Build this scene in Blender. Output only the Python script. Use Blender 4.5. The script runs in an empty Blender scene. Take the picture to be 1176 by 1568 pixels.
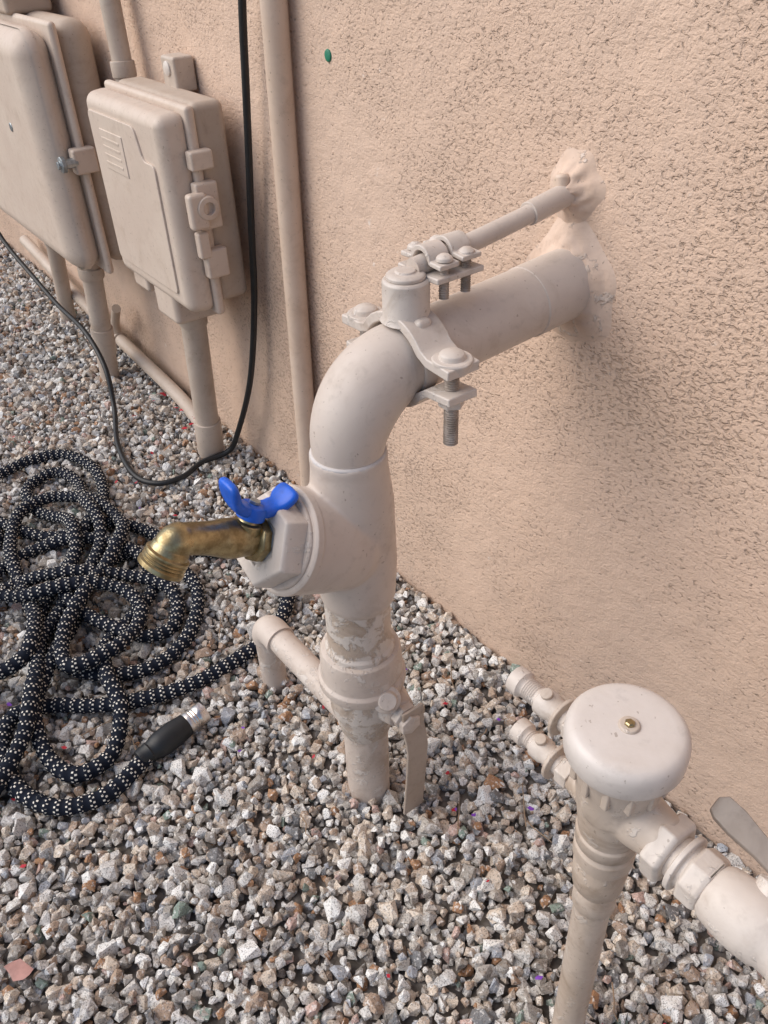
import bpy, bmesh, math, random
import numpy as np
from mathutils import Vector, Matrix, noise
random.seed(7); rng=np.random.default_rng(11)
scene=bpy.context.scene
COL=bpy.context.collection

# ------------------------------------------------------------------ materials
class NT:
    def __init__(s,name):
        s.m=bpy.data.materials.new(name); s.m.use_nodes=True
        s.t=s.m.node_tree; s.b=s.t.nodes["Principled BSDF"]; s.o=s.t.nodes["Material Output"]
    def n(s,typ,**kw):
        nd=s.t.nodes.new(typ)
        for k,v in kw.items():
            if k in ('ins',):
                for a,b in v.items():
                    nd.inputs[a].default_value=b
            else: setattr(nd,k,v)
        return nd
    def l(s,a,b): s.t.links.new(a,b)
    def coord(s,which='Object'):
        return s.n("ShaderNodeTexCoord").outputs[which]
    def noise(s,vec,scale,detail=4,rough=.55,dist=0):
        nd=s.n("ShaderNodeTexNoise",ins={'Scale':scale,'Detail':detail,'Roughness':rough,'Distortion':dist}); s.l(vec,nd.inputs['Vector']); return nd.outputs['Fac']
    def mr(s,val,a,b,c=0.,d=1.,smooth=True):
        nd=s.n("ShaderNodeMapRange",ins={'From Min':a,'From Max':b,'To Min':c,'To Max':d})
        if smooth: nd.interpolation_type='SMOOTHSTEP'
        s.l(val,nd.inputs['Value']); return nd.outputs['Result']
    def math(s,op,a,b=None):
        nd=s.n("ShaderNodeMath",operation=op)
        for i,v in enumerate((a,b)):
            if v is None: continue
            if isinstance(v,(int,float)): nd.inputs[i].default_value=v
            else: s.l(v,nd.inputs[i])
        return nd.outputs[0]
    def mix(s,fac,a,b,blend='MIX'):
        nd=s.n("ShaderNodeMix",data_type='RGBA',blend_type=blend)
        for i,v in ((0,fac),(6,a),(7,b)):
            if isinstance(v,(int,float)): nd.inputs[i].default_value=v
            elif isinstance(v,tuple): nd.inputs[i].default_value=v if len(v)==4 else v+(1,)
            else: s.l(v,nd.inputs[i])
        return nd.outputs[2]
    def bump(s,h,dist,strength=1.,prev=None):
        nd=s.n("ShaderNodeBump",ins={'Strength':strength,'Distance':dist}); s.l(h,nd.inputs['Height'])
        if prev is not None: s.l(prev,nd.inputs['Normal'])
        return nd.outputs[0]
    def fin(s,col=None,rough=None,nor=None,metal=None,spec=None):
        for k,v in (('Base Color',col),('Roughness',rough),('Metallic',metal),('Specular IOR Level',spec)):
            if v is None: continue
            if isinstance(v,(int,float)): s.b.inputs[k].default_value=v
            elif isinstance(v,tuple): s.b.inputs[k].default_value=v+(1,)
            else: s.l(v,s.b.inputs[k])
        if nor is not None: s.l(nor,s.b.inputs['Normal'])
        return s.m

def mat_stucco():
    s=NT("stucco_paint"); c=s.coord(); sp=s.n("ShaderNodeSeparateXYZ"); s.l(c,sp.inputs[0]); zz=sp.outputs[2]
    big=s.noise(c,1.9,2)
    mp=s.n("ShaderNodeMapping"); mp.inputs['Rotation'].default_value=(0,.7,0); mp.inputs['Scale'].default_value=(1.,1.,1.4); s.l(c,mp.inputs[0])
    n1=s.noise(mp.outputs[0],128,2,.6,.5)
    n2=s.noise(c,300,2,.6)
    n3=s.noise(c,11,3)
    # trowelled sand finish: torn pits, denser in some areas than in others
    lo=s.mr(big,.36,.60,.23,.375,False)
    lo=s.math('ADD',lo,s.mr(n3,.3,.7,-.04,.04,False))
    hi=s.math('ADD',lo,.11)
    nd=s.n("ShaderNodeMapRange",interpolation_type='SMOOTHSTEP'); s.l(n1,nd.inputs['Value']); s.l(lo,nd.inputs['From Min']); s.l(hi,nd.inputs['From Max'])
    pits=nd.outputs[0]
    h=s.math('ADD',s.math('MULTIPLY',pits,.5),s.math('MULTIPLY',n2,.6))
    h=s.math('ADD',h,s.math('MULTIPLY',n1,s.mr(big,.36,.6,.75,1.3,False)))
    nor=s.bump(h,.0024,.9)
    und=s.noise(c,26,2); nor=s.bump(und,.009,.5,nor)
    base=s.mix(s.mr(big,.35,.65),(.70,.52,.405),(.655,.475,.36))
    base=s.mix(s.mr(n3,.3,.7,0,.35),base,(.61,.455,.36))
    base=s.mix(s.math('MULTIPLY',s.mr(zz,.0,.5,.5,0),s.mr(n3,.2,.7,.5,1.)),base,(.47,.355,.28))  # shade on the lower wall, painted into the base colour by height
    dark=s.mix(s.math('MULTIPLY',s.math('SUBTRACT',1.,pits),.5),base,(.36,.25,.185))
    fl=s.noise(c,34,3,.6); big2=s.noise(c,3.3,2,.5)
    fk=s.math('MULTIPLY',s.mr(fl,.66,.74),s.mr(big2,.48,.6))
    colr=s.mix(s.math('MULTIPLY',fk,.5),dark,(.80,.75,.71))
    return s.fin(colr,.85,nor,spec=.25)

def mat_paint(name,col,col2,flake=0.,rough=.45,bump=.0012,flakecol=(.74,.70,.66),famt=.7,dirt=.35):
    s=NT(name); c=s.coord()
    n=s.noise(c,9,4); n2=s.noise(c,70,4,.6); nd_=s.noise(c,16,5,.7,.6)
    col_=s.mix(s.mr(n,.3,.7),col,col2)
    col_=s.mix(s.mr(nd_,.50,.72,0,dirt),col_,tuple(v*k for v,k in zip(col,(.66,.60,.54))))
    col_=s.mix(s.mr(n2,.55,.75,0,.25),col_,tuple(v*.55 for v in col))
    h=s.math('ADD',s.math('MULTIPLY',n2,.4),n)
    if flake>0:
        n3=s.noise(c,34,5,.7,.4)
        fk=s.mr(n3,.60-flake*.2,.68-flake*.2)
        col_=s.mix(s.math('MULTIPLY',fk,famt),col_,flakecol)
        h=s.math('ADD',h,s.math('MULTIPLY',fk,.5))
    sp=s.noise(c,160,2,.5)
    col_=s.mix(s.mr(sp,.70,.74,0,.5),col_,(.2,.14,.1))
    # settled dust on upward faces
    g=s.n("ShaderNodeNewGeometry"); sx=s.n("ShaderNodeSeparateXYZ"); s.l(g.outputs['Normal'],sx.inputs[0])
    du=s.math('MULTIPLY',s.mr(sx.outputs[2],.35,1.,0,.35),s.mr(nd_,.35,.6))
    col_=s.mix(du,col_,(.56,.49,.43))
    return s.fin(col_,s.math('ADD',s.mr(n2,.3,.7,rough-.07,rough+.12),s.math('MULTIPLY',du,.6)),s.bump(h,bump,.8))

def mat_metal(name,col,col2,rough=.35,bump=.0005,metal=1.):
    s=NT(name); c=s.coord()
    n=s.noise(c,45,5,.65); n2=s.noise(c,200,3)
    colr=s.mix(s.mr(n,.35,.65),col,col2)
    return s.fin(colr,s.mr(n,.3,.7,rough,rough+.25),s.bump(n2,bump,.6),metal)

def mat_plastic(name,col,rough=.4,bump=.0003):
    s=NT(name); c=s.coord(); n=s.noise(c,60,4)
    colr=s.mix(s.mr(n,.35,.7),col,tuple(v*.7 for v in col))
    return s.fin(colr,rough,s.bump(n,bump,.5))

def mat_gravel():
    s=NT("crushed_granite"); g=s.n("ShaderNodeNewGeometry"); c=s.coord()
    rp=s.n("ShaderNodeValToRGB"); s.l(g.outputs['Random Per Island'],rp.inputs[0])
    cr=rp.color_ramp; cr.interpolation='CONSTANT'
    stops=[(0,(.61,.585,.55)),(.12,(.45,.415,.375)),(.22,(.76,.745,.715)),(.34,(.31,.28,.25)),(.42,(.54,.45,.37)),(.52,(.58,.555,.53)),(.61,(.19,.19,.195)),
           (.665,(.65,.56,.465)),(.76,(.42,.31,.235)),(.83,(.83,.82,.80)),(.895,(.36,.375,.41)),(.935,(.38,.21,.115)),(.966,(.54,.38,.33)),(.988,(.22,.28,.24))]
    cr.elements[0].color=stops[0][1]+(1,); cr.elements[1].position=stops[1][0]; cr.elements[1].color=stops[1][1]+(1,)
    for p,k in stops[2:]:
        e=cr.elements.new(p); e.color=k+(1,)
    n=s.noise(c,420,2,.7); n2=s.noise(c,150,3,.65)
    col=s.mix(s.mr(n,.53,.61,0,.65),rp.outputs[0],(.10,.095,.09))
    col=s.mix(s.mr(n2,.54,.67,0,.7),col,(.81,.79,.76))
    col=s.mix(s.mr(n2,.30,.42,.6,0),col,(.27,.195,.13))
    return s.fin(col,.75,s.bump(s.math('ADD',n,n2),.0012,.8),spec=.3)

def mat_soil():
    s=NT("soil"); c=s.coord(); v=s.n("ShaderNodeTexVoronoi",ins={'Scale':60.}); s.l(c,v.inputs['Vector'])
    n=s.noise(c,90,4)
    col=s.mix(n,(.06,.05,.042),(.20,.17,.145))
    col=s.mix(s.mr(v.outputs['Distance'],.2,.7,.5,0),col,(.3,.27,.25))
    return s.fin(col,.95,s.bump(v.outputs['Distance'],-.008,1.))

RIB=56.0   # ribs per metre
def mat_hose():
    s=NT("braided_fabric"); uv=s.coord('UV'); sep=s.n("ShaderNodeSeparateXYZ"); s.l(uv,sep.inputs[0])
    u,v=sep.outputs[0],sep.outputs[1]
    vv=s.math('MULTIPLY',v,RIB); fv=s.math('FRACT',vv)
    # two staggered rings of light dashes on every rib
    half=s.math('GREATER_THAN',fv,.48)
    uu=s.math('ADD',s.math('MULTIPLY',u,11.),s.math('MULTIPLY',half,.5)); fu=s.math('FRACT',uu)
    a=s.math('MULTIPLY',s.math('GREATER_THAN',fu,.30),s.math('LESS_THAN',fu,.68))
    r1=s.math('MULTIPLY',s.math('GREATER_THAN',fv,.25),s.math('LESS_THAN',fv,.43))
    r2=s.math('MULTIPLY',s.math('GREATER_THAN',fv,.53),s.math('LESS_THAN',fv,.71))
    c=s.coord(); nn=s.noise(c,140,2); n=s.noise(c,900,2)
    m=s.math('MULTIPLY',s.math('MULTIPLY',a,s.math('ADD',r1,r2)),s.mr(nn,.38,.48))
    col=s.mix(m,s.mix(n,(.003,.005,.011),(.015,.020,.034)),(.78,.74,.66))
    h=s.math('ADD',s.math('MULTIPLY',n,.5),m)
    return s.fin(col,.85,s.bump(h,.0008,.8),spec=.15)

M=dict(
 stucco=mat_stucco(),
 plaster=mat_paint("smooth_plaster",(.62,.455,.35),(.70,.54,.44),flake=.25,rough=.8,bump=.004,famt=.35,dirt=.5),
 paint=mat_paint("tan_painted_pipe",(.575,.49,.43),(.62,.54,.48)),
 paintw=mat_paint("weathered_painted_pipe",(.54,.455,.395),(.62,.54,.48),flake=.3,bump=.002,famt=.4,dirt=.6),
 flaky=mat_paint("flaking_painted_pipe",(.46,.365,.29),(.60,.515,.445),flake=.75,bump=.003,famt=.55,dirt=.7),
 pvb=mat_paint("painted_bronze",(.46,.37,.295),(.55,.465,.395),flake=.15,rough=.34,bump=.0015,famt=.3,dirt=.7),
 cap=mat_paint("painted_cap",(.61,.55,.51),(.655,.60,.56),rough=.36,dirt=.25),
 conduit=mat_paint("painted_conduit",(.47,.38,.31),(.53,.445,.375)),
 wallpipe=mat_paint("wall_coloured_pipe",(.62,.475,.37),(.66,.52,.42)),
 box=mat_paint("tan_enclosure_plastic",(.59,.48,.40),(.63,.525,.44),rough=.5,bump=.0004,dirt=.3),
 boxd=mat_paint("tan_enclosure_base",(.43,.34,.27),(.47,.38,.305),rough=.55,bump=.0004),
 clamp=mat_paint("painted_cast_clamp",(.58,.505,.45),(.66,.595,.54),flake=.1,bump=.002,rough=.34,famt=.4,dirt=.6),
 bolt=mat_metal("dull_bolt",(.46,.40,.36),(.30,.25,.21),.5,metal=.4),
 brass=mat_metal("aged_brass",(.46,.38,.22),(.25,.19,.10),.26),
 blue=mat_plastic("blue_enamel",(.008,.12,.68),.35),
 black=mat_plastic("black_rubber",(.012,.013,.015),.5),
 steel=mat_metal("nickel",(.72,.64,.58),(.8,.75,.7),.2),
 zinc=mat_metal("zinc",(.45,.50,.53),(.3,.33,.35),.35),
 lever=mat_paint("painted_lever",(.38,.305,.245),(.44,.365,.305),rough=.5),
 levdark=mat_paint("dark_lever",(.17,.135,.11),(.24,.195,.165),rough=.35),
 green=mat_plastic("green_plug",(.02,.22,.13),.5),
 gravel=mat_gravel(), soil=mat_soil(), hose=mat_hose(),
)

# ------------------------------------------------------------------ mesh helpers
def obj_from(name,verts,faces,mat,parent=None,smooth=True,angle=38,bevel=0,uvs=None):
    me=bpy.data.meshes.new(name); me.from_pydata([tuple(v) for v in verts],[],faces); me.update()
    bm=bmesh.new(); bm.from_mesh(me)
    if uvs is None: bmesh.ops.recalc_face_normals(bm,faces=bm.faces)
    for f in bm.faces: f.smooth=smooth
    for e in bm.edges:
        if len(e.link_faces)==2 and e.calc_face_angle(0)>math.radians(angle): e.smooth=False
    bm.to_mesh(me); bm.free()
    if mat: me.materials.append(mat)
    ob=bpy.data.objects.new(name,me); COL.objects.link(ob)
    if parent: ob.parent=parent
    if bevel:
        m=ob.modifiers.new("bevel",'BEVEL'); m.width=bevel; m.segments=2; m.limit_method='ANGLE'; m.angle_limit=math.radians(35); m.harden_normals=True
    return ob
def empty(name):
    e=bpy.data.objects.new(name,None); COL.objects.link(e); e.empty_display_size=.05; return e
def catmull(pts,step=.01):
    P=[Vector(p) for p in pts]; P=[P[0]*2-P[1]]+P+[P[-1]*2-P[-2]]; out=[]
    for i in range(1,len(P)-2):
        a,b,c,d=P[i-1:i+3]; n=max(2,int((c-b).length/step))
        for k in range(n):
            t=k/n; out.append(.5*((2*b)+(c-a)*t+(2*a-5*b+4*c-d)*t*t+(3*b-a-3*c+d)*t**3))
    out.append(P[-2]); return out
def sweep(pts,rad,seg=24,uv=False):
    P=[Vector(p) for p in pts]; n=len(P)
    if not hasattr(rad,'__len__'): rad=[rad]*n
    T=[(P[min(i+1,n-1)]-P[max(i-1,0)]).normalized() for i in range(n)]
    up=Vector((0,0,1)) if abs(T[0].z)<.9 else Vector((1,0,0))
    N=(up-T[0]*up.dot(T[0])).normalized(); V=[];L=0;Ls=[]
    for i in range(n):
        N=(N-T[i]*N.dot(T[i])).normalized(); B=T[i].cross(N)
        for k in range(seg):
            a=2*math.pi*k/seg; V.append(P[i]+(N*math.cos(a)+B*math.sin(a))*rad[i])
        if i: L+=(P[i]-P[i-1]).length
        Ls.append(L)
    Fc=[];
    for i in range(n-1):
        for k in range(seg):
            k2=(k+1)%seg; Fc.append((i*seg+k,i*seg+k2,(i+1)*seg+k2,(i+1)*seg+k))
    Fc.append(tuple(range(seg-1,-1,-1))); Fc.append(tuple((n-1)*seg+k for k in range(seg)))
    return V,Fc,Ls
def tube(name,pts,rad,mat,parent=None,seg=24,smoothpath=False,step=.008,bevel=0):
    if smoothpath: pts=catmull(pts,step)
    V,Fc,_=sweep(pts,rad,seg); return obj_from(name,V,Fc,mat,parent,bevel=bevel)
def lathe_vf(o,ax,prof,seg=32,rot=0):
    o=Vector(o); ax=Vector(ax).normalized(); up=Vector((0,0,1)) if abs(ax.z)<.9 else Vector((1,0,0))
    N=(up-ax*up.dot(ax)).normalized(); B=ax.cross(N); V=[];Fc=[]
    for t,r in prof:
        for k in range(seg):
            a=2*math.pi*k/seg+rot; V.append(o+ax*t+(N*math.cos(a)+B*math.sin(a))*max(r,.0003))
    n=len(prof)
    for i in range(n-1):
        for k in range(seg):
            k2=(k+1)%seg; Fc.append((i*seg+k,i*seg+k2,(i+1)*seg+k2,(i+1)*seg+k))
    Fc.append(tuple(range(seg-1,-1,-1))); Fc.append(tuple((n-1)*seg+k for k in range(seg)))
    return V,Fc
def lathe(name,o,ax,prof,mat,parent=None,seg=36,rot=0,bevel=.0012):
    V,Fc=lathe_vf(o,ax,prof,seg,rot); return obj_from(name,V,Fc,mat,parent,bevel=bevel)
def fused(name,parts,mat,parent,voxel=.0028,it=8):
    V=[];Fc=[]
    for v,f in parts:
        b=len(V); V+=v; Fc+=[tuple(i+b for i in q) for q in f]
    ob=obj_from(name,V,Fc,mat,parent)
    m=ob.modifiers.new("fuse",'REMESH'); m.mode='VOXEL'; m.voxel_size=voxel; m.use_smooth_shade=True
    m=ob.modifiers.new("soften",'SMOOTH'); m.factor=.5; m.iterations=it
    return ob
def rbox(name,lo,hi,mat,parent=None,bevel=.01,seg=4,taper=0):
    (x0,y0,z0),(x1,y1,z1)=lo,hi; t=taper
    V=[(x0+t,y0,z0+t),(x1-t,y0,z0+t),(x1,y1,z0),(x0,y1,z0),(x0+t,y0,z1-t),(x1-t,y0,z1-t),(x1,y1,z1),(x0,y1,z1)]
    Fc=[(0,1,2,3),(4,5,6,7),(0,1,5,4),(1,2,6,5),(2,3,7,6),(3,0,4,7)]
    me=bpy.data.meshes.new(name); bm=bmesh.new(); vs=[bm.verts.new(v) for v in V]
    for f in Fc: bm.faces.new([vs[i] for i in f])
    bmesh.ops.recalc_face_normals(bm,faces=bm.faces)
    bmesh.ops.bevel(bm,geom=bm.edges[:],offset=bevel,segments=seg,affect='EDGES',profile=.5)
    for f in bm.faces: f.smooth=True
    bm.to_mesh(me); bm.free(); me.materials.append(mat)
    ob=bpy.data.objects.new(name,me); COL.objects.link(ob); ob.parent=parent
    m=ob.modifiers.new("wn",'WEIGHTED_NORMAL'); return ob
def strip(name,prof,y0,y1,th,mat,parent,off=0):
    """bent flat bar: profile in (x,z), extruded along y"""
    n=len(prof); P=[Vector((p[0],p[1])) for p in prof]; V=[]
    for i in range(n):
        t=(P[min(i+1,n-1)]-P[max(i-1,0)]).normalized(); nn=Vector((-t.y,t.x))
        for q in (P[i]-nn*th/2,P[i]+nn*th/2):
            V.append((q.x,y0,q.y)); V.append((q.x,y1,q.y))
    Fc=[]
    for i in range(n-1):
        a=i*4;b=a+4
        Fc+=[(a,a+1,b+1,b),(a+2,b+2,b+3,a+3),(a,b,b+2,a+2),(a+1,a+3,b+3,b+1)]
    Fc+=[(0,2,3,1),((n-1)*4,(n-1)*4+1,(n-1)*4+3,(n-1)*4+2)]
    return obj_from(name,V,Fc,mat,parent,bevel=.002)
def plate(name,poly,y0,y1,mat,parent,bevel=.003):
    n=len(poly); V=[(x,y0,z) for x,z in poly]+[(x,y1,z) for x,z in poly]
    Fc=[tuple(range(n)),tuple(range(2*n-1,n-1,-1))]+[(i,(i+1)%n,n+(i+1)%n,n+i) for i in range(n)]
    return obj_from(name,V,Fc,mat,parent,bevel=bevel)
def roundpoly(pts,r,k=5):
    out=[];n=len(pts)
    for i in range(n):
        a=Vector(pts[i-1]);b=Vector(pts[i]);c=Vector(pts[(i+1)%n])
        p=b+(a-b).normalized()*r; q=b+(c-b).normalized()*r
        for j in range(k+1):
            t=j/k; out.append(tuple((1-t)**2*p+2*t*(1-t)*b+t*t*q))
    return out

# ------------------------------------------------------------------ setting
def sheet(name,V,mat):
    return obj_from(name,V,[(0,1,2,3)],mat)
sheet("ground",[(-150,-150,-.006),(150,-150,-.006),(150,150,-.006),(-150,150,-.006)],M['soil'])
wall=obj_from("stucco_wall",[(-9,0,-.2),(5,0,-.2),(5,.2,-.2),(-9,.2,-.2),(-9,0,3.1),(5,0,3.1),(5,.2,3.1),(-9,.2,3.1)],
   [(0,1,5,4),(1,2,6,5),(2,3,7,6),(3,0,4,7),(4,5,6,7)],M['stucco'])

def build_gravel():
    vars_=[]
    for k in range(18):
        bm=bmesh.new(); sx,sy,sz=random.uniform(.95,1.2),random.uniform(.85,1.),random.uniform(.68,.85)
        for i in range(random.randint(12,18)):
            v=Vector((random.uniform(-1,1),random.uniform(-1,1),random.uniform(-1,1)))
            v=v/(sum(abs(q)**2.6 for q in v)**(1/2.6))*random.uniform(.84,1.0)
            bm.verts.new((v.x*sx,v.y*sy,v.z*sz))
        r=bmesh.ops.convex_hull(bm,input=bm.verts[:])
        dele=[g for g in r['geom_interior'] if isinstance(g,bmesh.types.BMVert)]
        bmesh.ops.delete(bm,geom=dele,context='VERTS')
        bmesh.ops.triangulate(bm,faces=bm.faces[:])
        bm.verts.ensure_lookup_table(); bm.verts.index_update()
        vars_.append((np.array([v.co[:] for v in bm.verts]),np.array([[v.index for v in f.verts] for f in bm.faces]))); bm.free()
    def layer(x0,x1,y0,y1,sp,z,keep,rm):
        xs=np.arange(x0,x1,sp); ys=np.arange(y0,y1,sp); X,Y=np.meshgrid(xs,ys); X=X.ravel();Y=Y.ravel()
        k=rng.random(X.size)<keep; X=X[k]+rng.uniform(-.5,.5,k.sum())*sp; Y=Y[k]+rng.uniform(-.5,.5,k.sum())*sp
        R=np.clip(rm*np.exp(rng.normal(0,.32,X.size)),.0040,.019)
        Z=z+rng.uniform(-.003,.005,X.size)+.004*np.sin(X*7)*np.cos(Y*9)
        return np.stack([X,Y,Z,R],1)
    L=[layer(-2.3,.55,-1.5,-.004,.0132,.000,1,.0086),layer(-2.3,.55,-1.5,-.006,.0158,.0100,.78,.0086),
       layer(-5.2,-2.3,-1.5,-.004,.017,.003,1,.0108),layer(-5.2,-2.3,-1.2,-.006,.02,.010,.6,.0102),
       layer(-2.2,.3,-1.3,-.01,.10,.014,.4,.0150)]
    pts=np.concatenate(L); N=len(pts)
    q=rng.normal(size=(N,4)); q/=np.linalg.norm(q,axis=1)[:,None]; w,x,y,z=q.T
    R=np.stack([1-2*(y*y+z*z),2*(x*y-z*w),2*(x*z+y*w),2*(x*y+z*w),1-2*(x*x+z*z),2*(y*z-x*w),2*(x*z-y*w),2*(y*z+x*w),1-2*(x*x+y*y)],1).reshape(N,3,3)
    vi=rng.integers(0,len(vars_),N); VV=[];FF=[];base=0
    for k,(v,f) in enumerate(vars_):
        ix=np.where(vi==k)[0]
        a=np.einsum('nij,vj->nvi',R[ix],v)*pts[ix,3][:,None,None]+pts[ix,None,:3]
        a[:,:,1]=np.minimum(a[:,:,1],-.0005)
        VV.append(a.reshape(-1,3)); ff=f[None]+ (np.arange(len(ix))*len(v))[:,None,None]+base; FF.append(ff.reshape(-1,3)); base+=len(ix)*len(v)
    V=np.concatenate(VV).astype(np.float32); F_=np.concatenate(FF).astype(np.int32)
    me=bpy.data.meshes.new("gravel"); me.vertices.add(len(V)); me.vertices.foreach_set('co',V.ravel())
    me.loops.add(F_.size); me.loops.foreach_set('vertex_index',F_.ravel())
    me.polygons.add(len(F_)); me.polygons.foreach_set('loop_start',np.arange(0,F_.size,3,dtype=np.int32))
    me.polygons.foreach_set('use_smooth',np.zeros(len(F_),dtype=bool))
    me.update(calc_edges=True); me.materials.append(M['gravel'])
    ob=bpy.data.objects.new("gravel",me); COL.objects.link(ob); print("rocks",N,"tris",len(F_))
build_gravel()

# ------------------------------------------------------------------ hose bib standpipe
SX=-.688
st=empty("water_standpipe")
SY=-.366
tube("riser",[(SX,SY-.003,-.05),(SX,SY,.21)],.0350,M['paintw'],st,36)
lathe("lower_socket",(SX,SY,0),(0,0,1),[(.160,.0350),(.165,.0385),(.195,.042),(.215,.0485),(.222,.051),(.282,.0515)],M['flaky'],st,48,bevel=.0015)
lathe("union_nut",(SX,SY,0),(0,0,1),[(.270,.051),(.273,.0620),(.279,.0645),(.291,.0645),(.296,.0600),(.334,.0590),(.343,.0560),(.346,.048)],M['paintw'],st,48,bevel=.0015)
lathe("union_neck",(SX,SY,0),(0,0,1),[(.340,.050),(.352,.0495),(.357,.0455),(.47,.0450)],M['flaky'],st,48,bevel=.0015)
bd=Vector((0,-.875,.484)).normalized(); B0=Vector((SX,SY+.004,.530))
tee=[lathe_vf((SX,SY+.003,0),(0,0,1),[(.432,.046),(.445,.0510),(.50,.0545),(.60,.0530),(.655,.047),(.668,.0475),(.672,.0475)],48),
     lathe_vf(B0,bd,[(-.01,.050),(.02,.061),(.06,.0655),(.110,.0665),(.112,.0665)],48)]
fused("wye_body",tee,M['paint'],st)
lathe("socket_ring",(SX,SY+.003,.668),(0,0,1),[(0,.0455),(.002,.0464),(.004,.0464),(.006,.0445)],mat_paint("primer_edge",(.56,.515,.49),(.62,.59,.58)),st,48)
lathe("branch_ring",B0+bd*.106,bd,[(0,.0655),(.002,.0675),(.011,.0675),(.0135,.064),(.0135,.054),(.006,.052)],M['paint'],st,48)
lathe("bushing_flange",B0+bd*.113,bd,[(0,.060),(.009,.060),(.011,.058)],M['paintw'],st,48)
lathe("bushing_hex",B0+bd*.122,bd,[(0,.0595),(.024,.0585),(.030,.055),(.031,.034),(.027,.030)],M['clamp'],st,6,rot=.32,bevel=.003)
# elbow
pts=[(SX,SY+.003,.66)]
R=.093; cx=SY+.003+R; cz=.766-R
for k in range(0,19):
    a=math.pi-k/18*math.pi/2
    pts.append((SX,cx+R*math.cos(a),cz+R*math.sin(a)))
rad=[.043]+[.0435+.0055*math.sin(k/18*math.pi) for k in range(19)]
pts.append((SX,-.245,.7665)); rad.append(.0445)
tube("elbow",pts,rad,M['paint'],st,44)
lathe("elbow_lip",(SX,cx-.012,.766),(0,1,.04),[(0,.0465),(.003,.048),(.02,.048),(.023,.0455)],M['paint'],st,44)
tube("wall_pipe",[(SX,-.27,.766),(SX,.03,.785)],.0445,M['paint'],st,44)
tube("wall_sleeve",[(SX,-.083,.7775),(SX,.02,.785)],.0458,M['paint'],st,44,bevel=.0015)
# bonding clamp
cy=-.272; cz0=.767
arc=[(SX-.100,.785),(SX-.062,.787)]+[(SX-.057*math.cos(a),cz0+.051*math.sin(a)) for a in [math.radians(x) for x in range(28,153,12)]]+[(SX+.062,.787),(SX+.100,.785)]
strip("clamp_upper_jaw",arc,cy-.023,cy+.023,.012,M['clamp'],st)
arc2=[(SX-.097,.752),(SX-.060,.748)]+[(SX-.054*math.cos(a),cz0-.053*math.sin(a)) for a in [math.radians(x) for x in range(25,156,12)]]+[(SX+.060,.748),(SX+.100,.752)]
strip("clamp_lower_jaw",arc2,cy-.021,cy+.021,.010,M['clamp'],st)
for i,sx in enumerate((-.080,.080)):
    x=SX+sx
    lathe("clamp_bolt_head_%d"%(i+1),(x,cy,.792),(0,0,1),[(0,.0155),(.002,.0155),(.007,.014),(.010,.009),(.0105,.0)],M['clamp'],st,24)
    pr=[];z=0.
    while z<.105: pr+=[(z,.0088),(z+.0015,.0075)]; z+=.003
    lathe("clamp_bolt_%d"%(i+1),(x,cy,.685),(0,0,1),pr,M['bolt'],st,20,bevel=0)
    lathe("clamp_nut_%d"%(i+1),(x,cy,.735),(0,0,1),[(0,.0155),(.011,.0155)],M['clamp'],st,6)
    lathe("clamp_washer_%d"%(i+1),(x,cy,.7785),(0,0,1),[(0,.020),(.013,.024),(.0155,.022)],M['clamp'],st,24,bevel=.002)
lathe("clamp_hub",(SX,cy,.812),(0,0,1),[(0,.031),(.006,.0270),(.045,.0270),(.048,.0245)],M['clamp'],st,32)
lathe("hub_screw",(SX,cy,.86),(0,0,1),[(0,.0225),(.004,.0225),(.0065,.019),(.0066,.012),(.009,.011),(.0095,.0)],M['clamp'],st,28)
rbox("hub_rib",(SX+.012,cy-.01,.80),(SX+.036,cy+.01,.822),M['clamp'],st,.006)
# thin bonding tube + clamp
tube("bonding_tube",catmull([(SX,-.262,.868),(SX,-.20,.874),(SX,-.12,.884),(SX-.004,-.05,.892),(SX-.008,.0,.898)],.012),.0112,M['paint'],st,24)
tube("bonding_tube_sleeve",[(SX-.002,-.085,.8885),(SX-.008,.004,.899)],.0142,M['paint'],st,24,bevel=.001)
lathe("tube_clamp_nub",(SX-.010,-.022,.905),(-.2,.1,1),[(0,.010),(.012,.010),(.016,.007)],M['wallpipe'],st,16,bevel=.002)
def saddle(nm,yc,zc):
    prof=[(SX-.035,zc-.001),(SX-.016,zc)]+[(SX-.0145*math.cos(a),zc+.0135*math.sin(a)) for a in [math.radians(q) for q in range(20,161,20)]]+[(SX+.016,zc),(SX+.035,zc-.001)]
    strip(nm,prof,yc-.014,yc+.014,.006,M['clamp'],st)
saddle("tube_clamp_top_1",-.238,.8745); saddle("tube_clamp_top_2",-.206,.8775)
strip("tube_clamp_base",[(SX-.036,.860),(SX-.015,.859),(SX+.0,.857),(SX+.015,.859),(SX+.036,.860)],-.256,-.188,.007,M['clamp'],st)
for i,(dx,yy) in enumerate(((.025,-.238),(.025,-.206),(-.025,-.238),(-.025,-.206))):
    lathe("tube_clamp_screw_%d"%(i+1),(SX+dx,yy,.8775),(0,0,1),[(0,.0098),(.004,.0092),(.007,.005),(.0075,.0)],M['clamp'],st,18)
    pr=[];z=0.
    while z<.042: pr+=[(z,.0060),(z+.0013,.0050)]; z+=.0026
    lathe("tube_clamp_thread_%d"%(i+1),(SX+dx,yy,.835),(0,0,1),pr,M['bolt'],st,16,bevel=0)
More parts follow.
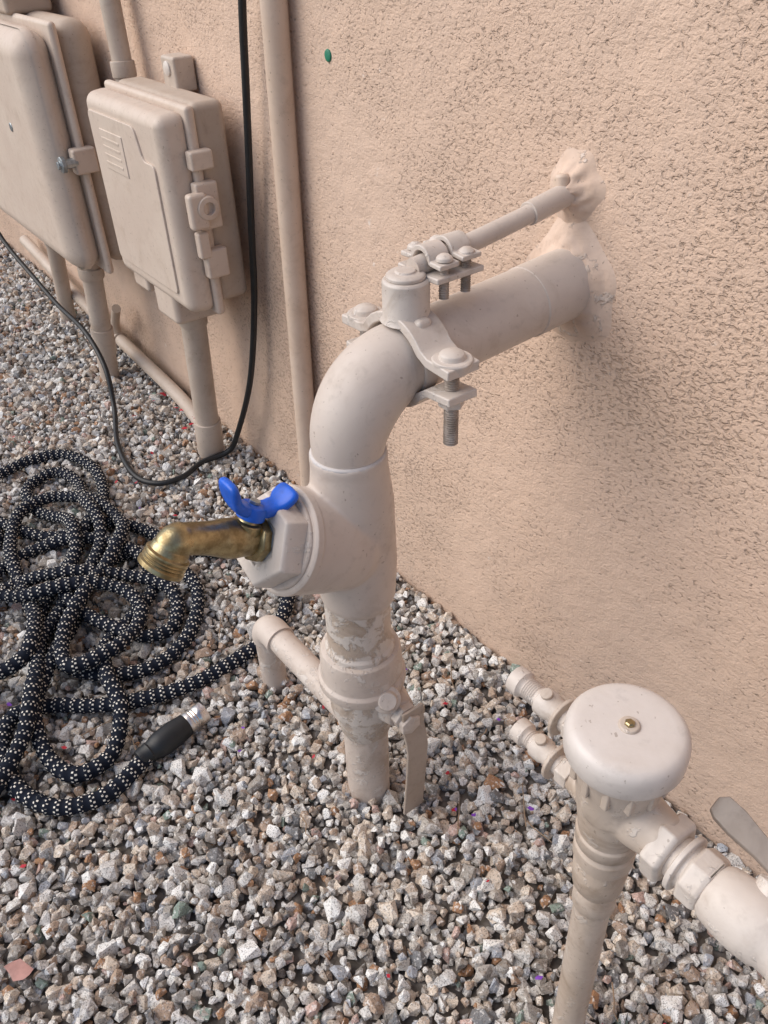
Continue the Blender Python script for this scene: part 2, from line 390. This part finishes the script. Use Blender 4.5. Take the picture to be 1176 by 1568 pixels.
# plaster patches where pipes enter the wall
def patch(name,x,z,r0,r1,h,parent,seed):
    V=[];Fc=[];n=64;rings=14
    for j in range(rings+1):
        t=j/rings
        for k in range(n):
            a=2*math.pi*k/n; jit=1+.3*noise.noise(Vector((math.cos(a)*1.6+seed,math.sin(a)*1.6,seed)))*t
            rr=(r0+(r1-r0)*t)*jit; hh=h*(1-t)**1.8*(1+.6*noise.noise(Vector((math.cos(a)*3,math.sin(a)*3,t*4+seed))))+.0022*(1-t**4)
            V.append((x+rr*math.cos(a),-hh+.002*t**4,z+rr*math.sin(a)))
    for j in range(rings):
        for k in range(n):
            k2=(k+1)%n; Fc.append((j*n+k,j*n+k2,(j+1)*n+k2,(j+1)*n+k))
    return obj_from(name,V,Fc,M['plaster'],parent,angle=80)
patch("plaster_collar",SX,.785,.040,.082,.014,wall,1.3)
patch("plaster_collar_small",SX-.008,.899,.008,.048,.024,wall,5.1)

# brass bib
bib=st
P0=B0+bd*.155
body=catmull([P0-bd*.004,P0+bd*.016,P0+bd*.032,P0+bd*.048,Vector((SX,-.588,.650)),Vector((SX,-.602,.634))],.003)
n=len(body); rr=[]
for i in range(n):
    t=i/(n-1); rr.append(.0185+.0050*math.exp(-((t-.32)/.17)**2)+ (.0015 if t>.75 else 0))
tube("bib_body",body,rr,M['brass'],bib,28)
lathe("bib_inlet_hex",P0-bd*.004,bd,[(0,.027),(.010,.027),(.013,.022)],M['brass'],bib,8)
lathe("bib_stub",P0-bd*.016,bd,[(0,.0245),(.012,.0245)],M['zinc'],bib,28)
sd=Vector((0,-.66,-.75)).normalized(); S0=Vector((SX,-.594,.648))
lathe("bib_spout",S0,sd,[(0,.0185),(.005,.0215),(.010,.0220),(.012,.0255),(.0145,.0255),(.0155,.0238),(.0175,.0258),(.0195,.0238),(.0215,.0258),(.0235,.0238),(.026,.0265),(.031,.0265),(.0315,.021),(.018,.017)],M['brass'],bib,36,bevel=.0005)
sn=Vector((0,.484,.875)).normalized(); H0=P0+bd*.020
lathe("bib_stem",H0,sn,[(0,.018),(.022,.017),(.024,.012),(.034,.011)],M['brass'],bib,20)
# butterfly handle
HC=H0+sn*.038
lathe("handle_hub",HC-sn*.010,sn,[(0,.017),(.012,.0175),(.016,.016),(.018,.011)],M['blue'],bib,20,bevel=.0015)
lathe("handle_screw",HC+sn*.008,sn,[(0,.007),(.004,.007),(.005,.0)],M['zinc'],bib,6,bevel=.0005)
def wing(nm,sg):
    ax=Vector((1,0,0)); V=[];Fc=[]
    secs=[(.004,.0155,.0085,.000),(.016,.0140,.0080,.001),(.026,.0145,.0072,.005),(.033,.0185,.0068,.013),(.038,.0205,.0064,.021),(.042,.0190,.0058,.028),(.044,.0125,.0045,.032)]
    for j,(d,w,th,up) in enumerate(secs):
        c=HC+bd*(sg*d)+sn*up
        a0=secs[max(j-1,0)]; a1=secs[min(j+1,len(secs)-1)]
        t=(bd*sg*(a1[0]-a0[0])+sn*(a1[3]-a0[3])).normalized(); nn=ax.cross(t)
        for k in range(12):
            a=2*math.pi*k/12; ca,sa=math.cos(a),math.sin(a)
            V.append(c+ax*w*math.copysign(abs(ca)**.6,ca)+nn*th*math.copysign(abs(sa)**.6,sa))
    m=len(secs)
    for i in range(m-1):
        for k in range(12):
            k2=(k+1)%12; Fc.append((i*12+k,i*12+k2,(i+1)*12+k2,(i+1)*12+k))
    Fc+= [tuple(range(12)),tuple((m-1)*12+k for k in range(12))]
    o=obj_from(nm,V,Fc,M['blue'],bib,angle=80); s=o.modifiers.new("s",'SUBSURF'); s.levels=1; s.render_levels=1
wing("handle_wing_1",1); wing("handle_wing_2",-1)

# side line + shut-off valve of the standpipe
tube("side_pipe",[(-.955,-.375,.158),(SX-.01,-.368,.158)],.0235,M['paintw'],st,28)
el=[(-.984,-.375,.125)]+[(-.984+.032*(1-math.cos(a)),-.375,.126+.032*math.sin(a)) for a in [math.radians(q) for q in range(0,91,10)]]+[(-.930,-.375,.158)]
tube("side_elbow",el,.0275,M['paint'],st,28,bevel=.0015)
tube("side_drop",[(-.984,-.375,-.04),(-.984,-.375,.14)],.0235,M['paintw'],st,28)
lathe("side_collar",(-.725,-.369,.158),(1,0,0),[(0,.026),(.03,.029),(.05,.031)],M['paintw'],st,28)
VY=-.348; VZ=.244
fused("valve_boss",[lathe_vf((SX+.01,VY,VZ),(1,0,0),[(0,.036),(.035,.030),(.058,.024),(.062,.022),(.063,.0)],32),lathe_vf((SX,SY,.165),(0,0,1),[(0,.035),(.03,.042),(.08,.045),(.10,.040)],32)],M['paintw'],st,.0025,5)
lathe("valve_packing_nut",(SX+.068,VY,VZ+.002),(1,0,0),[(0,.021),(.015,.021),(.017,.017)],M['clamp'],st,6,rot=.3)
lathe("bleed_plug",(SX+.050,VY-.014,VZ+.030),(.75,-.35,.5),[(-.02,.016),(.006,.016),(.007,.021),(.018,.021),(.020,.015),(.027,.013)],M['clamp'],st,20)
lathe("lever_nut",(SX+.084,VY,VZ-.004),(1,0,0),[(0,.018),(.010,.018),(.012,.012)],M['clamp'],st,6)
lev=[(SX+.088,VZ+.022),(SX+.089,VZ-.018),(SX+.095,VZ-.038),(SX+.098,VZ-.060),(SX+.094,VZ-.12),(SX+.084,VZ-.230)]
strip("valve_lever",lev,VY-.012,VY+.026,.005,M['lever'],st)
strip("lever_flange",[(a-.008,b) for a,b in lev[2:]],VY+.022,VY+.0262,.016,M['lever'],st)

# ------------------------------------------------------------------ pressure vacuum breaker
pv=empty("pressure_vacuum_breaker")
bx,by=-.228,-.386; tx,ty=-.236,-.393
def pa(z): 
    t=z/.63; return (bx+(tx-bx)*t,by+(ty-by)*t,z)
tube("inlet_pipe",[pa(-.05),pa(.46)],.0195,M['pvb'],pv,32)
ax=(Vector(pa(.6))-Vector(pa(0))).normalized(); O=pa(0)
lathe("inlet_adapter",O,ax,[(.345,.0200),(.35,.0225),(.375,.0225),(.38,.0205),(.385,.0225),(.39,.0255),(.425,.0275),(.43,.0250),(.437,.0250),(.44,.0295),(.458,.0300),(.463,.0265),(.468,.0300),(.482,.0305),(.486,.0275)],M['pvb'],pv,36)
PX,PY=tx,ty
fused("valve_body",[lathe_vf(O,ax,[(.475,.027),(.495,.030),(.53,.0345),(.56,.038),(.585,.042),(.60,.046),(.604,.046)],40),
  lathe_vf((PX,PY,.536),(1,0,0),[(0,.028),(.035,.027),(.05,.024),(.060,.024)],32),
  lathe_vf((PX,PY,.512),(-1,0,0),[(0,.02),(.035,.015),(.048,.012)],24),
  lathe_vf((PX,PY,.578),(-1,0,0),[(0,.02),(.045,.014),(.052,.012)],24),
  lathe_vf((PX,PY,.545),(.3,-1,0),[(0,.022),(.034,.018),(.036,.0)],24)],M['pvb'],pv,.0022,4)
for i in range(7):
    a=math.radians(-150+i*28); d=Vector((math.cos(a),math.sin(a),0)); o=Vector((PX,PY,.592))
    rbox("body_rib_%d"%(i+1),tuple(o+d*.040-Vector((.0035,.0035,.022))),tuple(o+d*.040+Vector((.0035,.0035,.008))),M['pvb'],pv,.0015,2)
lathe("bonnet",(PX,PY,.600),ax,[(0,.040),(.001,.0495),(.006,.0520),(.022,.0525),(.028,.0515),(.0325,.0485),(.0345,.0445),(.0350,.038),(.0352,.012),(.035,.0)],M['cap'],pv,64,bevel=.0008)
lathe("bonnet_screw",(PX,PY,.633),ax,[(0,.0095),(.003,.0095),(.0045,.008),(.0046,.0)],M['pvb'],pv,28)
lathe("bonnet_screw_head",(PX,PY,.637),ax,[(0,.0048),(.0025,.0045),(.0035,.003),(.0036,.0)],M['brass'],pv,6,bevel=.0004)
def cock(nm,z,L,r,ydev):
    o=Vector((PX-.044,PY,z)); d=Vector((-1,ydev,-.03)).normalized()
    lathe(nm+"_nut",o,d,[(0,.0155),(.014,.0155),(.016,.012)],M['clamp'],pv,6)
    lathe(nm+"_ring",o+d*.020,d,[(0,.014),(.001,.020),(.005,.020),(.006,.014)],M['pvb'],pv,28)
    pr=[(0,r),(.02,r),(.024,r*1.15),(.036,r*1.15),(.038,r*.9)]; t=.040
    while t<L-.016: pr+=[(t,r*.92),(t+.0012,r*.82)]; t+=.0024
    pr+=[(L-.014,r*.9),(L-.012,r*1.15),(L,r*1.15),(L+.002,r*.6),(L-.006,r*.5)]
    lathe(nm+"_body",o+d*.014,d,pr,M['clamp'],pv,12,bevel=0)
    lathe(nm+"_slot_stem",o+d*.044+Vector((0,0,.008)),(0,-.3,1),[(0,.006),(.010,.006),(.0105,.0)],M['pvb'],pv,14)
cock("test_cock_upper",.581,.072,.0125,0.0)
cock("test_cock_lower",.513,.062,.0115,0.0)
# outlet side
OZ=.530
lathe("outlet_nut",(PX+.052,PY,OZ),(1,0,0),[(0,.030),(.003,.0325),(.016,.0325),(.019,.029)],M['clamp'],pv,6,rot=.2,bevel=.002)
lathe("outlet_neck",(PX+.070,PY,OZ),(1,0,0),[(0,.020),(.006,.020),(.007,.0275),(.012,.0275),(.013,.021),(.020,.021)],M['clamp'],pv,32)
lathe("ball_valve_end",(PX+.086,PY,OZ),(1,0,0),[(0,.024),(.003,.0275),(.018,.0275),(.021,.025)],M['clamp'],pv,8,rot=.39,bevel=.002)
lathe("ball_valve_body",(PX+.106,PY,OZ),(1,0,0),[(0,.023),(.006,.0265),(.020,.029),(.036,.0295),(.052,.028),(.056,.0255),(.068,.0255),(.070,.0285),(.088,.0285),(.092,.024)],M['clamp'],pv,40,bevel=.002)
tube("outlet_pipe",[(PX+.19,PY,OZ),(PX+.50,PY,OZ)],.022,M['paint'],pv,32)
tube("outlet_drop",[(PX+.50,PY,OZ+.022),(PX+.50,PY,-.05)],.024,M['paint'],pv,32)
lathe("ball_valve_stem",(PX+.142,PY+.018,OZ+.016),(0,.7,.7),[(0,.014),(.012,.014),(.014,.009),(.026,.009)],M['clamp'],pv,18)
def lever2():
    V=[];secs=[(-.164,.006,.574),(-.157,.012,.576),(-.142,.013,.573),(-.118,.010,.567),(-.100,.011,.564),(-.04,.011,.564)]
    for x,w,z in secs:
        for dy,dz in ((-w,-.002),(w,.002),(w,.006),(-w,.002)): V.append((x,-.358+dy*.8,z+dz+dy*.35))
    Fc=[]
    for i in range(len(secs)-1):
        for k in range(4): Fc.append((i*4+k,i*4+(k+1)%4,i*4+4+(k+1)%4,i*4+4+k))
    Fc+=[(0,1,2,3),tuple(len(secs)*4-4+k for k in range(4))]
    obj_from("ball_valve_lever",V,Fc,M['levdark'],pv,bevel=.0015)
lever2()

# ------------------------------------------------------------------ utility boxes
b2=empty("electrical_box")
rbox("back_body",(-1.925,-.100,.505),(-1.555,-.030,.895),M['boxd'],b2,.016)
rbox("lid_flange",(-1.948,-.116,.482),(-1.548,-.096,.893),M['box'],b2,.008)
rbox("lid",(-1.940,-.172,.488),(-1.556,-.110,.885),M['box'],b2,.022,5,taper=.006)
pl=roundpoly([(-1.912,.530),(-1.600,.530),(-1.600,.790),(-1.650,.790),(-1.672,.850),(-1.912,.850)],.015)
plate("raised_panel",pl,-.1765,-.168,M['box'],b2,.002)
rbox("label_emboss",(-1.86,-.1785,.74),(-1.74,-.174,.82),M['box'],b2,.0015,2)
for i in range(4): rbox("label_line_%d"%(i+1),(-1.85,-.1795,.752+i*.016),(-1.76,-.1775,.757+i*.016),M['box'],b2,.0005,1)
rbox("foot_cover",(-1.90,-.160,.462),(-1.82,-.09,.50),M['box'],b2,.008)
rbox("conduit_skirt",(-1.775,-.165,.430),(-1.665,-.045,.51),M['box'],b2,.014)
for i,(z,h) in enumerate(((.715,.045),(.60,.030),(.80,.018))):
    rbox("hinge_block_%d"%(i+1),(-1.556,-.128,z-h),(-1.530,-.080,z+h),M['box'],b2,.005,2)
lathe("latch_ring",(-1.532,-.112,.715),(1,0,0),[(0,.022),(.006,.024),(.016,.022),(.017,.012),(.006,.011)],M['box'],b2,24)
rbox("latch_hook",(-1.545,-.150,.675),(-1.520,-.110,.745),M['box'],b2,.008,3)
rbox("latch_tongue",(-1.550,-.140,.615),(-1.528,-.115,.668),M['box'],b2,.005,3)
rbox("mounting_ear",(-1.775,-.05,.885),(-1.715,-.003,.950),M['conduit'],b2,.006,3)
lathe("mounting_screw",(-1.745,-.048,.928),(0,-1,0),[(0,.014),(.005,.014),(.008,.008)],M['clamp'],b2,20)
b1=empty("electrical_box")
rbox("back_body",(-2.96,-.110,.405),(-2.205,-.02,.985),M['boxd'],b1,.04)
rbox("lid_flange",(-2.985,-.128,.388),(-2.195,-.108,.985),M['box'],b1,.01)
rbox("lid",(-2.975,-.212,.392),(-2.205,-.122,.978),M['box'],b1,.055,6,taper=.01)
rbox("latch_plate",(-2.212,-.150,.655),(-2.175,-.090,.715),M['box'],b1,.006,2)
lathe("latch_bolt",(-2.185,-.160,.685),(0,-1,0),[(-.02,.012),(.010,.012),(.012,.020),(.022,.020),(.024,.010),(.03,.010)],M['zinc'],b1,8)
lathe("lid_screw",(-2.43,-.211,.74),(0,-1,0),[(0,.011),(.003,.011),(.004,.006)],M['zinc'],b1,16)
rbox("top_hub",(-2.62,-.14,.98),(-2.46,-.02,1.10),M['boxd'],b1,.012)
def conduit(name,pts,r,mat,collars=()):
    e=empty(name); tube("conduit",pts,r,mat,e,28)
    for z,rr,h in collars:
        a=Vector(pts[0]); b=Vector(pts[-1]); t=(z-a.z)/(b.z-a.z); lathe("coupling",a.lerp(b,t),(b-a).normalized(),[(0,rr*.97),(.003,rr),(h,rr),(h+.003,rr*.97)],mat,e,28)
    return e
c2=conduit("conduit_riser",[(-1.776,-.102,-.05),(-1.722,-.102,.46)],.030,M['conduit'],[(.02,.035,.10),(.40,.034,.04)])
c1=conduit("conduit_riser",[(-2.39,-.144,-.05),(-2.325,-.13,.42)],.029,M['conduit'],[(.10,.0335,.08),(.345,.036,.03)])
c3=conduit("conduit_riser",[(-2.93,-.085,-.05),(-2.80,-.085,.42)],.026,M['conduit'],[(.3,.03,.05)])
c4=empty("low_conduit")
tube("conduit",[(-3.4,-.045,.16),(-2.9,-.045,.10),(-2.5,-.045,.062),(-2.1,-.045,.035),(-1.96,-.05,.012),(-1.90,-.05,-.03)],.020,M['conduit'],c4,20,True,.03)
lathe("coupling",(-2.56,-.045,.067),(1,0,-.07),[(0,.024),(.06,.024)],M['conduit'],c4,20)
tube("branch",[(-2.52,-.045,.06),(-2.50,-.05,.12),(-2.42,-.06,.2)],.014,M['conduit'],c4,16,True,.02)
c5=conduit("wall_conduit",[(-1.985,-.05,.86),(-2.035,-.03,1.6)],.022,M['conduit'],[(.885,.027,.03)])
wp=conduit("wall_downpipe",[(-1.393,-.026,-.03),(-1.305,-.026,1.75)],.0225,M['wallpipe'])
lathe("wall_plug",(-1.229,.001,.994),(0,-1,0),[(0,.010),(.003,.009),(.004,.006)],M['green'],None,12)

# ------------------------------------------------------------------ black cable
cab=[(-1.39,-.03,1.25),(-1.437,-.03,1.055),(-1.460,-.03,.927),(-1.485,-.03,.79),(-1.510,-.03,.663),(-1.545,-.03,.482),(-1.600,-.04,.278),(-1.685,-.055,.10),(-1.718,-.075,.035),(-1.728,-.15,.026),(-1.700,-.215,.026),(-1.712,-.280,.026),(-1.79,-.312,.026),(-1.947,-.290,.030),(-2.09,-.235,.06),(-2.165,-.21,.150),(-2.314,-.20,.205),(-2.53,-.20,.215),(-2.704,-.205,.25),(-2.902,-.225,.335),(-3.02,-.23,.46),(-3.10,-.23,.75)]
tube("black_cable",cab,.0072,M['black'],None,12,True,.012)

# ------------------------------------------------------------------ garden hose
hp=[(-.958,-.640),(-.950,-.661),(-.931,-.710),(-.932,-.755),(-.956,-.801),(-1.005,-.833),(-1.071,-.846),(-1.147,-.834),(-1.191,-.798),(-1.172,-.738),(-1.119,-.671),(-1.080,-.598),(-1.055,-.504),(-1.059,-.404),(-1.072,-.337),(-1.127,-.258),(-1.22,-.215),(-1.33,-.245),(-1.426,-.345),(-1.557,-.389),(-1.640,-.452),(-1.66,-.559),(-1.745,-.620),(-1.87,-.665),(-1.99,-.64),
(-2.02,-.56),(-2.028,-.498),(-1.997,-.420),(-1.879,-.384),(-1.742,-.412),(-1.648,-.481),(-1.545,-.570),(-1.449,-.657),(-1.337,-.705),(-1.227,-.668),(-1.155,-.592),(-1.147,-.514),(-1.197,-.436),(-1.303,-.380),(-1.42,-.40),(-1.50,-.47),(-1.44,-.57),(-1.34,-.64),(-1.24,-.72),(-1.16,-.77),(-1.06,-.78),(-.997,-.753),(-1.00,-.69),(-1.074,-.64),(-1.16,-.63),(-1.25,-.60),(-1.30,-.52),(-1.36,-.45),(-1.46,-.44),
(-1.58,-.50),(-1.64,-.60),(-1.62,-.70),(-1.50,-.78),(-1.36,-.82),(-1.22,-.84),(-1.12,-.875),(-1.04,-.885),(-1.11,-.80),(-1.22,-.74),(-1.33,-.70),(-1.42,-.62),(-1.49,-.53),(-1.60,-.47),(-1.73,-.46),(-1.85,-.44),(-1.93,-.47),(-1.90,-.55),(-1.79,-.56),(-1.68,-.52),(-1.56,-.54),(-1.45,-.61),(-1.34,-.60),(-1.23,-.54),(-1.22,-.47),(-1.31,-.43),(-1.40,-.49),(-1.47,-.60),(-1.53,-.69),(-1.50,-.80),(-1.40,-.86),(-1.30,-.83),(-1.28,-.74),(-1.38,-.69),(-1.52,-.68),(-1.66,-.66),(-1.78,-.60),(-1.80,-.51),(-1.70,-.44),(-1.56,-.43),(-1.46,-.50),(-1.39,-.58),(-1.30,-.66),(-1.21,-.68),(-1.20,-.59),(-1.28,-.51),(-1.38,-.53),(-1.45,-.68),(-1.56,-.76),(-1.68,-.74),(-1.74,-.67),(-1.83,-.69),(-1.95,-.78),(-2.1,-.84)]
path=catmull([(a,b,0) for a,b in hp],.012)
HR=.0142; z0=.028
XY=np.array([[p.x,p.y] for p in path]); Z=np.full(len(path),z0); Ln=np.concatenate([[0],np.cumsum(np.linalg.norm(np.diff(XY,axis=0),axis=1))])
for i in range(len(path)):
    j=np.where(Ln[:i]<Ln[i]-.09)[0]
    if len(j):
        d=np.linalg.norm(XY[j]-XY[i],axis=1); k=d<HR*1.9
        if k.any():
            dd=d[k]; Z[i]=min(.13,max(z0,(Z[j][k]+np.sqrt(np.maximum((HR*1.8)**2-dd**2,0))).max()))
for _ in range(2):
    for i in range(1,len(Z)): Z[i]=max(Z[i],Z[i-1]-.0045)
    for i in range(len(Z)-2,-1,-1): Z[i]=max(Z[i],Z[i+1]-.0045)
Z=np.convolve(np.pad(Z,4,mode='edge'),np.ones(9)/9,'valid')
print("hose max z",Z.max(),"len",Ln[-1])
fine=catmull([(XY[i,0],XY[i,1],Z[i]) for i in range(len(path))],.0028)
V,Fc,Ls=sweep(fine,[HR]*len(fine),18)
seg=18; Vn=[]
for i,L in enumerate(Ls):
    rib=1+.085*math.sin(2*math.pi*(L*RIB-.23))+.04*math.sin(L*31)
    c=fine[i]
    for k in range(seg): Vn.append(c+(V[i*seg+k]-c)*rib)
hs=empty("garden_hose")
me=bpy.data.meshes.new("hose_tube"); me.from_pydata([tuple(v) for v in Vn],[],Fc); me.update()
uvl=me.uv_layers.new(name="UVMap")
data=np.zeros((len(me.loops),2),np.float32)
for p in me.polygons:
    if len(p.vertices)!=4: continue
    vs=list(p.vertices); i=vs[0]//seg; k=vs[0]%seg
    for li,(du,dv) in zip(p.loop_indices,((0,0),(1,0),(1,1),(0,1))):
        data[li]=((k+du)/seg,Ls[i+dv])
uvl.data.foreach_set('uv',data.ravel())
for p in me.polygons: p.use_smooth=True
me.materials.append(M['hose']); ho=bpy.data.objects.new("hose_tube",me); COL.objects.link(ho); ho.parent=hs
A=Vector((-.958,-.652,.030)); Bq=Vector((-.976,-.535,.034)); dd=(Bq-A).normalized()
lathe("connector_grip",A,dd,[(-.006,.0165),(0,.0175),(.012,.018),(.014,.0195),(.016,.018),(.024,.0195),(.026,.021),(.040,.0235),(.070,.0235),(.092,.0205),(.094,.018)],M['black'],hs,28)
lathe("connector_thread",A,dd,[(.090,.0185),(.094,.020),(.100,.020),(.1015,.0185),(.104,.020),(.106,.0185),(.109,.020),(.111,.0185),(.114,.020),(.120,.0205),(.130,.0205),(.1305,.0165),(.108,.015)],M['steel'],hs,28,bevel=.0004)

# ------------------------------------------------------------------ litter
def leafmesh(name,items,mats):
    V=[];Fc=[];mi=[]
    for (x,y,z,r,rot,m) in items:
        b=len(V); n=9; tilt=random.uniform(-.4,.4)
        V.append((x,y,z+r*.15))
        for k in range(n):
            a=2*math.pi*k/n; rr=r*(1 if k%2 else .78)*random.uniform(.85,1.1); ex=1.25
            px=math.cos(a)*rr*ex; py=math.sin(a)*rr*.8
            V.append((x+px*math.cos(rot)-py*math.sin(rot),y+px*math.sin(rot)+py*math.cos(rot),z+tilt*px+random.uniform(0,r*.3)))
        for k in range(n): Fc.append((b,b+1+k,b+1+(k+1)%n)); mi.append(m)
    ob=obj_from(name,V,Fc,None,None,angle=80)
    for m in mats: ob.data.materials.append(m)
    for p,m in zip(ob.data.polygons,mi): p.material_index=m
    return ob
mred=mat_plastic("red_petal",(.45,.015,.035),.6); mpur=mat_plastic("purple_petal",(.20,.05,.45),.6); mpk=mat_plastic("dry_pink_leaf",(.50,.27,.235),.6)
leafmesh("dry_leaf",[(-.735,-.93,.030,.020,.5,0)],[mpk])
it=[]
for i in range(80):
    x=random.uniform(-2.2,-.1); y=random.uniform(-.95,-.03)
    it.append((x,y,.0215,random.uniform(.003,.0055),random.uniform(0,6),random.choice((0,0,1))))
for i in range(18): it.append((-1.95+random.uniform(-.35,.25),random.uniform(-.11,-.03),.024,random.uniform(.006,.010),random.uniform(0,6),0))
leafmesh("fallen_petals",it,[mred,mpur])
# dry twigs
mtw=mat_plastic("dry_twig",(.30,.21,.14),.8)
TV=[];TF=[]
for i in range(16):
    x=random.uniform(-1.5,-.05); y=random.uniform(-.75,-.04); a=random.uniform(0,6.28); L=random.uniform(.03,.08)
    p=[(x+math.cos(a)*L*t+random.uniform(-.004,.004),y+math.sin(a)*L*t+random.uniform(-.004,.004),.024+random.uniform(-.003,.004)) for t in (-.5,-.15,.2,.5)]
    p=[(q[0],min(q[1],-.004),q[2]) for q in p]
    v,f,_=sweep(p,[.0012,.0011,.0009,.0006],6); b=len(TV); TV+=v; TF+=[tuple(k+b for k in q) for q in f]
obj_from("dry_twigs",TV,TF,mtw)

# ------------------------------------------------------------------ light, camera
w=bpy.data.worlds.new("World"); scene.world=w; w.use_nodes=True
nt=w.node_tree; bg=nt.nodes["Background"]; sky=nt.nodes.new("ShaderNodeTexSky"); sky.sky_type='NISHITA'; sky.sun_disc=False
sdv=Vector((-.50,-.72,.86)).normalized()
el=math.asin(sdv.z); sky.sun_elevation=el; sky.sun_rotation=math.atan2(sdv.x,sdv.y); sky.air_density=1.; sky.dust_density=2.; sky.ozone_density=1.
nt.links.new(sky.outputs[0],bg.inputs[0]); bg.inputs[1].default_value=.15
sl=bpy.data.lights.new("sun",'SUN'); sl.energy=2.35; sl.angle=math.radians(60); sl.color=(1,.94,.86)
so=bpy.data.objects.new("sun",sl); COL.objects.link(so); so.rotation_euler=sdv.to_track_quat('Z','Y').to_euler()
cam=bpy.data.cameras.new("camera"); co=bpy.data.objects.new("camera",cam); COL.objects.link(co)
pitch=math.radians(37.3); roll=math.radians(2.35); hd=math.radians(144.483); Cc=Vector((0,-.8054,1.2))
fw=Vector((math.cos(hd)*math.cos(pitch),math.sin(hd)*math.cos(pitch),-math.sin(pitch)))
r0=fw.cross(Vector((0,0,1))).normalized(); u0=r0.cross(fw)
r=r0*math.cos(roll)-u0*math.sin(roll); u=u0*math.cos(roll)+r0*math.sin(roll)
co.matrix_world=Matrix(((r.x,u.x,-fw.x,Cc.x),(r.y,u.y,-fw.y,Cc.y),(r.z,u.z,-fw.z,Cc.z),(0,0,0,1)))
cam.sensor_fit='VERTICAL'; cam.sensor_height=36; cam.lens=1250/1568*36; cam.clip_start=.02; cam.clip_end=1000
scene.camera=co
scene.view_settings.view_transform='Standard'; scene.view_settings.look='None'; scene.view_settings.exposure=0
